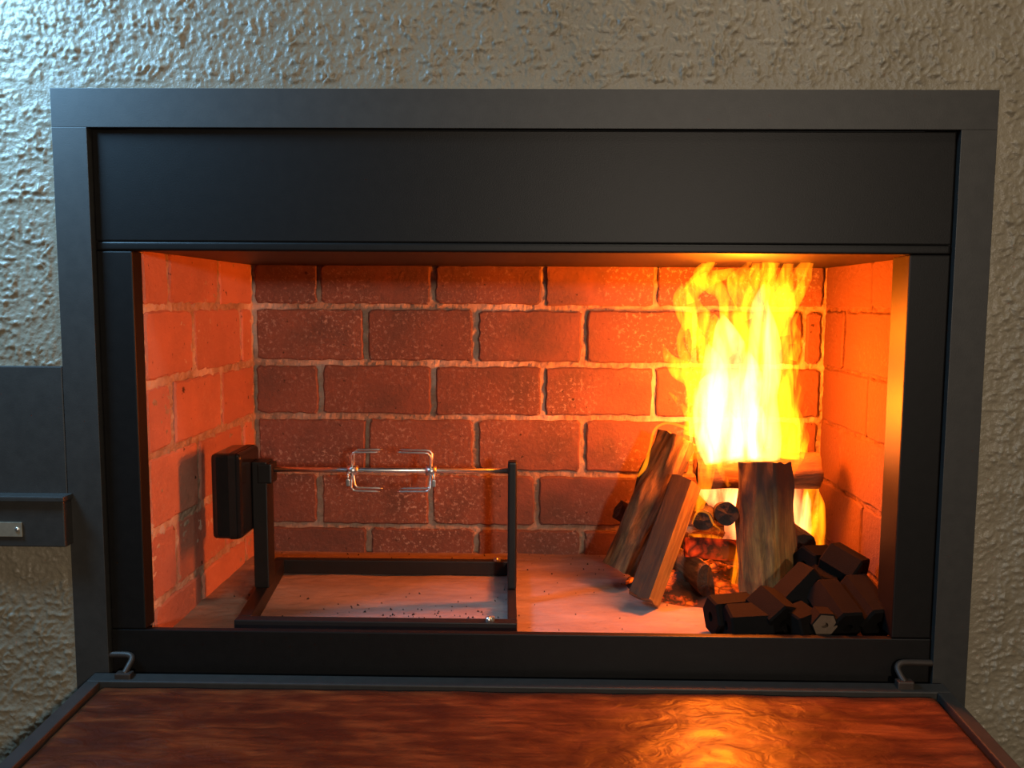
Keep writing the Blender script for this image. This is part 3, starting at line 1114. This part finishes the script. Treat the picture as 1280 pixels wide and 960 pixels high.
tongue([(880, 560, 14), (866, 534, 7), (856, 512, 4), (844, 498, 3), (836, 490, 1)], fl, 12, Y=FY - 0.03)
tongue([(992, 560, 10), (1000, 530, 6), (994, 505, 4), (1000, 480, 3), (994, 455, 1)], th, 13)
tongue([(1002, 565, 8), (1004, 545, 5), (998, 525, 3), (996, 510, 1)], th, 14, Y=FY - 0.02)
tongue([(990, 430, 6), (988, 405, 5), (984, 385, 5), (992, 368, 3), (990, 350, 1)], th, 15, Y=FY + 0.02)
tongue([(925, 430, 14), (915, 400, 14), (905, 372, 9), (890, 356, 12), (875, 345, 10), (888, 330, 7), (902, 318, 2)], fl, 31, Y=FY + 0.03)
tongue([(960, 440, 18), (955, 405, 16), (962, 378, 12), (952, 355, 9), (960, 335, 9), (957, 312, 3)], fl, 32, Y=FY - 0.025)
tongue([(980, 420, 9), (978, 400, 11), (984, 378, 12), (978, 352, 8), (986, 332, 7), (984, 312, 2)], fl, 33, Y=FY + 0.03)
tongue([(985, 395, 6), (996, 372, 8), (1008, 350, 6), (1012, 334, 4), (1020, 320, 1)], fl, 34, Y=FY + 0.005)
tongue([(935, 400, 8), (925, 375, 9), (918, 352, 10), (930, 338, 6), (940, 322, 2)], fl, 35, Y=FY - 0.03)
tongue([(862, 545, 10), (872, 510, 14), (868, 485, 12), (860, 470, 7), (852, 455, 1)], fl, 36, Y=FY + 0.025)
tongue([(985, 565, 16), (988, 530, 13), (984, 490, 10), (990, 455, 9), (984, 425, 7), (990, 400, 1)], fl, 37, Y=FY - 0.02)
tongue([(868, 575, 10), (862, 545, 9), (868, 520, 8), (860, 500, 4), (864, 485, 1)], th, 38, Y=FY + 0.01)
tongue([(866, 470, 9), (856, 448, 7), (850, 425, 5), (856, 405, 4), (850, 385, 1)], fl, 41, Y=FY + 0.005)
tongue([(992, 520, 7), (1000, 495, 5), (993, 470, 4), (1002, 448, 3), (998, 430, 1)], fl, 42, Y=FY)
tongue([(990, 450, 7), (998, 425, 6), (992, 405, 4), (1000, 388, 1)], fl, 43, Y=FY - 0.01)
tongue([(1000, 572, 5), (1008, 548, 4), (1003, 528, 3), (1010, 508, 1)], fl, 44, Y=FY)
tongue([(862, 410, 8), (852, 390, 8), (847, 372, 6), (856, 358, 5), (866, 350, 1)], fl, 45, Y=FY + 0.012)
# ribbon over the thick bark log
tongue([(797, 596, 1.5), (806, 583, 3.2), (812, 562, 1.8), (818, 538, 2.0), (832, 529, 1.8), (850, 532, 2.2), (868, 540, 3)], ln, 16, Y=0.30, wob=0.05)
# flames in front of the cross log and between the logs
tongue([(872, 640, 5), (880, 612, 9), (884, 590, 10), (890, 565, 8), (892, 545, 2)], fl, 17, 0.35, Y=0.315)
tongue([(912, 608, 3), (902, 590, 4), (894, 570, 6), (890, 550, 2)], fl, 18, 0.4, Y=0.31)
tongue([(920, 640, 18), (905, 622, 22), (890, 615, 18), (872, 612, 4)], co, 19, 0.4, Y=0.39)
tongue([(895, 690, 6), (920, 672, 16), (922, 640, 18), (925, 612, 10), (922, 600, 2)], co, 20, 0.4, Y=0.39)
tongue([(920, 735, 6), (924, 718, 12), (926, 695, 8), (922, 680, 2)], fl, 21, 0.4, Y=0.27)
# curtain at the right of the upright log
tongue([(1004, 690, 8), (1000, 660, 16), (996, 630, 18), (996, 605, 12), (996, 590, 2)], co, 22, 0.5, Y=0.37)
tongue([(1020, 692, 10), (1020, 660, 13), (1016, 630, 14), (1012, 608, 8), (1008, 598, 1)], fl, 23, 0.5, Y=0.37)
tongue([(985, 610, 3), (990, 590, 5), (1000, 572, 5), (1003, 560, 4), (996, 545, 1)], th, 24, 0.5, Y=0.30)
tongue([(865, 655, 1), (872, 640, 1.6), (885, 642, 1.4), (892, 655, 1.6), (900, 662, 1), (898, 668, 0.5)], ln, 25, 0.5, Y=0.24, wob=0.05)
tongue([(880, 683, 3), (900, 678, 7), (880, 672, 5), (862, 668, 1)], fl, 26, 0.5, Y=0.30)


def fire_lamp(loc, e, size):
    return lamp('fire_glow', 'POINT', loc, e, (1.0, 0.16, 0.003), size)


fire_lamp((0.350, 0.285, 0.35), 19, 0.04)
fire_lamp((0.36, 0.27, 0.48), 9, 0.04)
fire_lamp((0.345, 0.25, 0.06), 0.25, 0.02)
